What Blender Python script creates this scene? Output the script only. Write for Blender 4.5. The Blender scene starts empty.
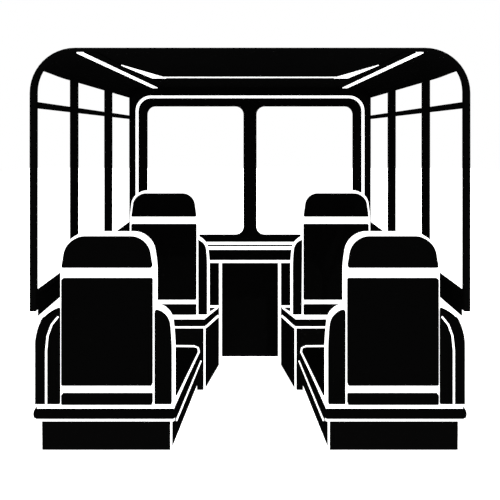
import bpy, bmesh, math
from mathutils import Vector, Matrix

U = 0.0048            # metres per design unit
EYE = 411             # floor is 411 units below eye height
sc = bpy.context.scene
sc.view_settings.view_transform = 'Standard'

def W(x, d, z):       # x lateral, d distance forward, z units BELOW eye height
    return Vector((x*U, d*U, (EYE - z)*U))

# ---------------------------------------------------------------- materials
def mat(name, col, emis=0.0, rough=0.8):
    m = bpy.data.materials.new(name); m.use_nodes = True
    nt = m.node_tree; b = nt.nodes['Principled BSDF']
    n = nt.nodes.new('ShaderNodeTexNoise'); n.inputs['Scale'].default_value = 60
    r = nt.nodes.new('ShaderNodeValToRGB')
    r.color_ramp.elements[0].color = (col*0.9, col*0.9, col*0.9, 1)
    r.color_ramp.elements[1].color = (col, col, col, 1)
    nt.links.new(n.outputs['Fac'], r.inputs['Fac'])
    nt.links.new(r.outputs['Color'], b.inputs['Base Color'])
    b.inputs['Roughness'].default_value = rough
    b.inputs['Specular IOR Level'].default_value = 0.0
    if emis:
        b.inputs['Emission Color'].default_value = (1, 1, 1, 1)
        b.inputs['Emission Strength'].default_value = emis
    return m
BLK = mat('matte_black_vinyl', 0.0012)
FAB = mat('black_upholstery', 0.0010, rough=1)
WHT = mat('self_lit_white_enamel', 0.85, 1.0)  # emission keeps trim and shells flat white; only the diffusers are lamps
FLR = mat('self_lit_floor_vinyl', 0.9, 1.0)  # floor glows by itself, so no shade shows on it

w = bpy.data.worlds.new('white_sky'); sc.world = w; w.use_nodes = True
w.node_tree.nodes['Background'].inputs[0].default_value = (1, 1, 1, 1)
w.node_tree.nodes['Background'].inputs[1].default_value = 1.0

# ---------------------------------------------------------------- helpers
def empty(name, loc):
    e = bpy.data.objects.new(name, None); sc.collection.objects.link(e)
    e.location = loc; e.empty_display_size = 0.1
    return e
def link(name, me, m, parent=None):
    o = bpy.data.objects.new(name, me); sc.collection.objects.link(o)
    if not me.materials: me.materials.append(m)
    if parent:
        o.parent = parent
        o.matrix_parent_inverse = Matrix.Translation(-parent.location)
    return o
def finish(bm, name, m, parent=None, bevel=0):
    bmesh.ops.recalc_face_normals(bm, faces=bm.faces)
    if bevel:
        bmesh.ops.bevel(bm, geom=list(bm.edges), offset=bevel*U, segments=3, affect='EDGES', profile=0.5, clamp_overlap=True)
    me = bpy.data.meshes.new(name); bm.to_mesh(me); bm.free()
    return link(name, me, m, parent)
def rpoly(pts, seg=8):
    out = []; n = len(pts)
    for i in range(n):
        p = Vector(pts[i][:2]); r = pts[i][2]
        a = Vector(pts[i-1][:2]); b = Vector(pts[(i+1) % n][:2])
        if r <= 0: out.append(p); continue
        p0 = p + (a-p).normalized()*r; p1 = p + (b-p).normalized()*r
        for k in range(seg+1):
            t = k/seg
            ww = 0.7071
            A = (1-t)**2; B = 2*t*(1-t)*ww; C = t*t
            out.append((p0*A + p*B + p1*C)/(A+B+C))
    return out
def prism(name, pts, d0, d1, m, parent=None, sgn=1, bevel=0):
    bm = bmesh.new()
    f = [bm.verts.new(W(p[0]*sgn, d0, p[1])) for p in pts]
    b = [bm.verts.new(W(p[0]*sgn, d1, p[1])) for p in pts]
    n = len(pts)
    bm.faces.new(f); bm.faces.new(b[::-1])
    for i in range(n): bm.faces.new((f[i], f[(i+1) % n], b[(i+1) % n], b[i]))
    return finish(bm, name, m, parent, bevel)
HEX = [(0,1,2,3),(4,5,6,7),(0,1,5,4),(1,2,6,5),(2,3,7,6),(3,0,4,7)]
def hexa(name, r0, r1, z0, z1, d0, d1, m, parent=None, sgn=1, bevel=0, dz=0, dzb=None):
    dzb = dz if dzb is None else dzb
    bm = bmesh.new()
    v = [bm.verts.new(W(sgn*x, d, z)) for (x, d, z) in
         [(r0[0], d0, z0), (r0[1], d0, z0), (r0[1], d0, z1), (r0[0], d0, z1),
          (r1[0], d1, z0+dz), (r1[1], d1, z0+dz), (r1[1], d1, z1+dzb), (r1[0], d1, z1+dzb)]]
    for q in HEX: bm.faces.new([v[i] for i in q])
    return finish(bm, name, m, parent, bevel)
def pipe(name, pts, r, m, parent=None, sgn=1, closed=False):
    cu = bpy.data.curves.new(name, 'CURVE'); cu.dimensions = '3D'
    cu.bevel_depth = r*U; cu.bevel_resolution = 2; cu.use_fill_caps = True
    sp = cu.splines.new('POLY'); sp.points.add(len(pts)-1); sp.use_cyclic_u = closed
    for i, p in enumerate(pts):
        sp.points[i].co = (*W(p[0]*sgn, p[1], p[2]), 1)
    tmp = bpy.data.objects.new('tmp', cu); sc.collection.objects.link(tmp)
    dg = bpy.context.evaluated_depsgraph_get()
    me = bpy.data.meshes.new_from_object(tmp.evaluated_get(dg))
    bpy.data.objects.remove(tmp); me.name = name
    me.materials.clear()
    return link(name, me, m, parent)

# ---------------------------------------------------------------- room shell
HW, ZC = 220, -84
D0, D1 = 366, 661
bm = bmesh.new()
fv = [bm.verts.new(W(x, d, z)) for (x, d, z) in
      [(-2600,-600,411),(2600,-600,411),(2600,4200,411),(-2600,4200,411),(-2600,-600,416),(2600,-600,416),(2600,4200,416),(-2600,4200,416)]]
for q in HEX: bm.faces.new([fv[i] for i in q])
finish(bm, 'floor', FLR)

stations = [D0, 371, 385, 400, 415, 428, 442, 458, 546, 571, 659, D1]
RAD = {366: 41, 371: 41, 385: 38, 400: 33, 415: 26, 428: 20}
rad = lambda s: RAD.get(s, 16)
def X(z, R, T=0):
    c = ZC + R
    if z >= c: return HW + T
    rr_ = R + T
    return HW - R + math.sqrt(max(0, rr_*rr_ - (c-z)**2))
wins = [(366, 442), (458, 546), (571, 659)]
SILL, TOP = 167, -65
def wall(name, sgn):
    zs = [411, 190, SILL, -40, -46, -52, -58, TOP, -69]
    bm = bmesh.new(); T = 3
    for i in range(len(zs)-1):
        for j in range(len(stations)-1):
            s0, s1 = stations[j], stations[j+1]
            if 2 <= i <= 6 and any(a <= s0 and s1 <= b for a, b in wins): continue
            za, zb = zs[i], zs[i+1]
            v = [bm.verts.new(W(sgn*X(z, rad(s), t), s, z)) for z, s, t in
                 [(za,s0,0),(zb,s0,0),(zb,s1,0),(za,s1,0),(za,s0,T),(zb,s0,T),(zb,s1,T),(za,s1,T)]]
            for q in HEX:
                f = bm.faces.new([v[k] for k in q]); f.material_index = 1 if i == 0 else 0
    bmesh.ops.recalc_face_normals(bm, faces=bm.faces)
    me = bpy.data.meshes.new(name); bm.to_mesh(me); bm.free()
    me.materials.append(BLK); me.materials.append(WHT)
    return link(name, me, BLK)
wall('wall_left', -1); wall('wall_right', 1)

zc = [-69, -73, -77, -80, -82, -83.3, -84]
def cprof(s, T):
    R = rad(s); c = ZC+R
    L = []
    for z in zc:
        x = X(z, R)
        d = Vector((x-(HW-R), z-c)).normalized()
        L.append((-(x+d.x*T), z+d.y*T))
    return L + [(-x, z) for x, z in L[::-1]]
bm = bmesh.new()
for j in range(len(stations)-1):
    s0, s1 = stations[j], stations[j+1]
    i0_, i1_, o0, o1 = cprof(s0,0), cprof(s1,0), cprof(s0,2), cprof(s1,2)
    for i in range(len(i0_)-1):
        v = [bm.verts.new(W(p[0], s, p[1])) for p, s in
             [(i0_[i],s0),(i0_[i+1],s0),(i1_[i+1],s1),(i1_[i],s1),(o0[i],s0),(o0[i+1],s0),(o1[i+1],s1),(o1[i],s1)]]
        for q in HEX: bm.faces.new([v[k] for k in q])
finish(bm, 'ceiling', BLK)

# side windows
n = 0
for sgn in (-1, 1):
    for (a, b) in wins:
        n += 1
        win = empty('window_%d' % n, W(sgn*HW, (a+b)/2, 50))
        hexa('transom_bar', (HW-1, HW+2), (HW-1, HW+2), -32, -25.5, a, b, BLK, win, sgn)
        hexa('sill_rail', (HW-2, HW+2), (HW-2, HW+2), SILL-4, SILL, a, b, BLK, win, sgn)

# rear portal hoop
def hoop(hw, top, r, zb, seg=12):
    pts = [(-hw, zb)]
    for k in range(seg+1):
        t = math.radians(90*k/seg); pts.append((-(hw-r)-r*math.cos(t), top+r-r*math.sin(t)))
    for k in range(seg+1):
        t = math.radians(90-90*k/seg); pts.append(((hw-r)+r*math.cos(t), top+r-r*math.sin(t)))
    pts.append((hw, zb)); return pts
def hoopmesh(name, po, pi, d0, d1, m):
    bm = bmesh.new(); k = len(po)
    for i in range(k-1):
        v = [bm.verts.new(W(p[0], s, p[1])) for p, s in
             [(po[i],d0),(po[i+1],d0),(pi[i+1],d0),(pi[i],d0),(po[i],d1),(po[i+1],d1),(pi[i+1],d1),(pi[i],d1)]]
        for q in HEX: bm.faces.new([v[j] for j in q])
    bmesh.ops.remove_doubles(bm, verts=bm.verts, dist=1e-5)
    return finish(bm, name, m)
hoopmesh('trim_1', hoop(223.5, -86.5, 46, 181), hoop(217.5, -83, 41, 181), 362, 366, BLK)
for sgn, nm in ((-1, 'trim_2'), (1, 'trim_3')):
    hexa(nm, (217.5, 223.5), (217.5, 223.5), 181, 411, 362, 366, WHT, None, sgn)

# front wall with windscreen openings
def filled(name, loops, d0, d1, m, parent=None):
    cu = bpy.data.curves.new(name, 'CURVE'); cu.dimensions = '2D'; cu.fill_mode = 'BOTH'
    cu.extrude = (d1-d0)/2*U
    for L in loops:
        sp = cu.splines.new('POLY'); sp.points.add(len(L)-1); sp.use_cyclic_u = True
        for i, p in enumerate(L): sp.points[i].co = (p[0]*U, (EYE-p[1])*U, 0, 1)
    tmp = bpy.data.objects.new('tmp', cu); sc.collection.objects.link(tmp)
    dg = bpy.context.evaluated_depsgraph_get()
    me = bpy.data.meshes.new_from_object(tmp.evaluated_get(dg))
    bpy.data.objects.remove(tmp)
    me.transform(Matrix.Translation((0, (d0+d1)/2*U, 0)) @ Matrix.Rotation(math.radians(90), 4, 'X'))
    me.materials.clear(); me.name = name
    return link(name, me, m, parent)
outl = hoop(HW+2, ZC-1, 18, 411)
def rr(x0, x1, z0, z1, r): return rpoly([(x0, z0, r), (x1, z0, r), (x1, z1, r), (x0, z1, r)])
filled('wall_front', [outl, rr(-191, -11, -50, 189, 16), rr(11, 191, -50, 189, 16)], D1, D1+5, BLK)
wsd = empty('window_7', W(0, D1, 60))
filled('white_moulding', [rr(-211, 211, -69, 206, 28), rr(-206.5, 206.5, -64.5, 201.5, 24)], D1-2, D1, WHT, wsd)
filled('rubber_gasket_a', [rr(-194, -9, -53, 192, 18), rr(-190, -12, -49, 188, 15)], D1-2.5, D1, BLK, wsd)
filled('rubber_gasket_b', [rr(9, 194, -53, 192, 18), rr(12, 190, -49, 188, 15)], D1-2.5, D1, BLK, wsd)

# dashboard console under the windscreen
db = empty('dashboard_console', W(0, 655, 411))
def box(name, x0, x1, z0, z1, d0, d1, m, p=None, bevel=0):
    return hexa(name, (x0, x1), (x0, x1), z0, z1, d0, d1, m, p, 1, bevel)
box('carcass', -82, 82, 209, 411, 651, 658.9, WHT, db)
box('top_ledge', -80, 80, 213, 231, 648, 655, BLK, db, 1)
box('panel_door', -51, 51, 237, 406, 648, 655, BLK, db, 1)
box('side_post_a', -80, -56.5, 237, 406, 648, 655, BLK, db, 1)
box('side_post_b', 56.5, 80, 237, 406, 648, 655, BLK, db, 1)

# ceiling light troughs
for sgn in (-1, 1):
    L = empty('ceiling_light' if sgn < 0 else 'ceiling_light.001', W(sgn*170, 500, ZC))
    hexa('housing', (159, 184), (159, 184), ZC, ZC+1, 370, 657, BLK, L, sgn)
    hexa('diffuser', (172, 179), (169, 179), ZC, ZC+1.8, 368, 655, WHT, L, sgn, .6)
    prism_pts = [(158, 438), (127, 541), (148, 541)]
    bm = bmesh.new()
    t = [bm.verts.new(W(sgn*x, d, ZC+0.2)) for x, d in prism_pts]; b = [bm.verts.new(W(sgn*x, d, ZC+1.2)) for x, d in prism_pts]
    bm.faces.new(t); bm.faces.new(b)
    for i in range(3): bm.faces.new((t[i], t[(i+1)%3], b[(i+1)%3], b[i]))
    finish(bm, 'ceiling_flap', WHT, L)  # small white wedge-shaped flap on the ceiling
box('trim_4', -146, 146, ZC, ZC+.6, 534, 541, WHT)

# ---------------------------------------------------------------- seats
def seat(idx, sgn, D, P):
    e = empty('passenger_seat' if idx == 0 else 'passenger_seat.%03d' % idx, W(sgn*143, D+40, 411))
    k = P['k']
    i0, i1 = P['back']
    h0, h1, b0, b1, l0, l1 = P['z']
    wi, wo = P['wing_x']; wz = P['wing_z']
    def add(name, pts, d0, d1, m, bev=0): prism(name, pts, D+d0, D+d1, m, e, sgn, bev)
    add('back_shell', rpoly([(i0+5-k, h0-k, 19), (i1-5+k, h0-k, 19), (i1+k, h1, 6), (i1+k, l1+k, 0), (i0-k, l1+k, 0), (i0-k, h1, 6)]), 3, 13, WHT)
    add('headrest', rpoly([(i0+5, h0, 17), (i1-5, h0, 17), (i1, h1, 2), (i0, h1, 2)]), 0, 5, FAB, .5)
    add('headrest_cushion', rpoly([(i0+8, h0+3, 17), (i1-8, h0+3, 17), (i1-2, h1, 3), (i0+2, h1, 3)]), 12.5, 20, FAB, 1)
    add('back_panel', rpoly([(i0, b0, 1.5), (i1, b0, 1.5), (i1, b1, 1.5), (i0, b1, 1.5)]), 0, 5, FAB, .4)
    add('back_cushion', rpoly([(i0+2, b0, 2), (i1-2, b0, 2), (i1-2, l1-2, 2), (i0+2, l1-2, 2)]), 12.5, 24, FAB, 1)
    add('lower_panel', rpoly([(i0, l0, 1), (i1, l0, 1), (i1, l1, 1), (i0, l1, 1)]), 0, 5, FAB, .3)
    add('bolster_shell_a', rpoly([(i0-k, wz-k, 3), (wi+2, wz, 13), (wi-k, wz+28, 14), (wi-k, l1+k, 0), (i0-k, l1+k, 0)]), 4, 11, WHT)
    add('bolster_aisle', rpoly([(i0-k, wz, 2), (wi+3, wz+3, 12), (wi, wz+29, 13), (wi, l1, 0), (i0-k, l1, 0)]), 1, 8, FAB)
    ox = min(wo, 216)
    add('bolster_shell_b', rpoly([(i1+k, wz-k-3, 4), (i1+14, wz-k, 12), (ox, wz+16, 14), (ox, l1+k, 0), (i1+k, l1+k, 0)]), 4, 7, WHT)
    add('bolster_window', rpoly([(i1+k, wz-2, 3), (i1+15, wz+1, 12), (ox-.3, wz+19, 14), (ox-.3, l1, 0), (i1+k, l1, 0)]), 1, 5, FAB)
    pipe('bolster_seam', [(i1+k+13, D+.6, l1), (i1+k+13, D+.6, wz+40), (i1+k+11.5, D+.6, wz+25), (i1+k+7.5, D+.6, wz+14), (i1+k+1, D+.6, wz+6)], k*.42, WHT, e, sgn)
    # cushion deck
    s0, s1 = P['slab']; ra, fa = P['aisle']; dep = P['dep']; dz = P['dz']; pad = P['pad']
    hexa('cushion_deck', (ra, 217), (fa, 217), s0, s1, D-3, D+dep, FAB, e, sgn, 4.5, dz)
    hexa('seat_cushion', (ra+2, 212), (fa+2, 212), s0-pad, s0-k*.6, D+14, D+dep-3, FAB, e, sgn, 2, dz)
    hexa('deck_core', (ra+3, 213), (fa+3, 213), s0-k, s1+k, D, D+dep-2, WHT, e, sgn, 0, dz)
    g = s1+k; bb = P['bb']; bo = P['bo']
    hexa('base_box', (ra+bo, 208), (fa+bo-2, 208), g, bb, D, D+dep-2, BLK, e, sgn, 0, dz, 0)
    if bb < 405:
        hexa('plinth', (ra+bo+1, 207), (fa+bo-1, 207), bb, 411, D+1, D+dep-3, WHT, e, sgn)
    if pad > 5:
        pipe('cushion_piping', [(ra+1, D+8, s0-6), (fa+1, D+dep-14, s0-pad+dz), (fa+3, D+dep-6, s0-pad+dz), (fa+9, D+dep-2, s0-pad+dz), (fa+60, D+dep-1, s0-pad+dz), (207, D+dep-1, s0-pad+dz)], k*.5, WHT, e, sgn)
    else:
        pipe('cushion_piping', [(ra+1, D+2, s0-pad), (fa+1, D+dep, s0-pad+dz), (207, D+dep, s0-pad+dz)], k*.42, WHT, e, sgn)
    pipe('base_piping', [(ra+bo-.3, D-.3, g), (ra+bo-.3, D-.3, bb-.5)], k*.42, WHT, e, sgn)
    pipe('deck_piping', [(ra+.4, D, s1+k*.5), (fa+.4, D+dep, s1+k*.5+dz)], k*.4, WHT, e, sgn)
    return e

near = dict(k=2.2, back=(98, 189), z=(104, 135, 146, 253, 262, 272), wing_x=(79, 216), wing_z=178,
            slab=(275, 286), aisle=(73, 62), dep=97, bb=317, dz=3, pad=8, bo=6)
far = dict(k=3.2, back=(86, 190), z=(97, 134, 146, 267, 275, 291), wing_x=(69, 216), wing_z=172,
           slab=(297, 309), aisle=(70, 54), dep=64, bb=411, dz=14, pad=3, bo=3)
seat(0, -1, 357, near); seat(1, 1, 357, near)
seat(2, -1, 571, far);  seat(3, 1, 571, far)

# ---------------------------------------------------------------- light + camera
sd = bpy.data.lights.new('sun', 'SUN'); sd.energy = 2; so = bpy.data.objects.new('sun', sd)
sc.collection.objects.link(so); so.rotation_euler = (math.radians(35), math.radians(20), 0); so.location = (0, 0, 6)

cd = bpy.data.cameras.new('camera'); co = bpy.data.objects.new('camera', cd); sc.collection.objects.link(co)
co.location = (0, 0, EYE*U); co.rotation_euler = (math.radians(90), 0, 0)
cd.sensor_width = 36; cd.lens = 36*357/500; cd.shift_y = -117/500; cd.clip_start = 0.05
sc.camera = co
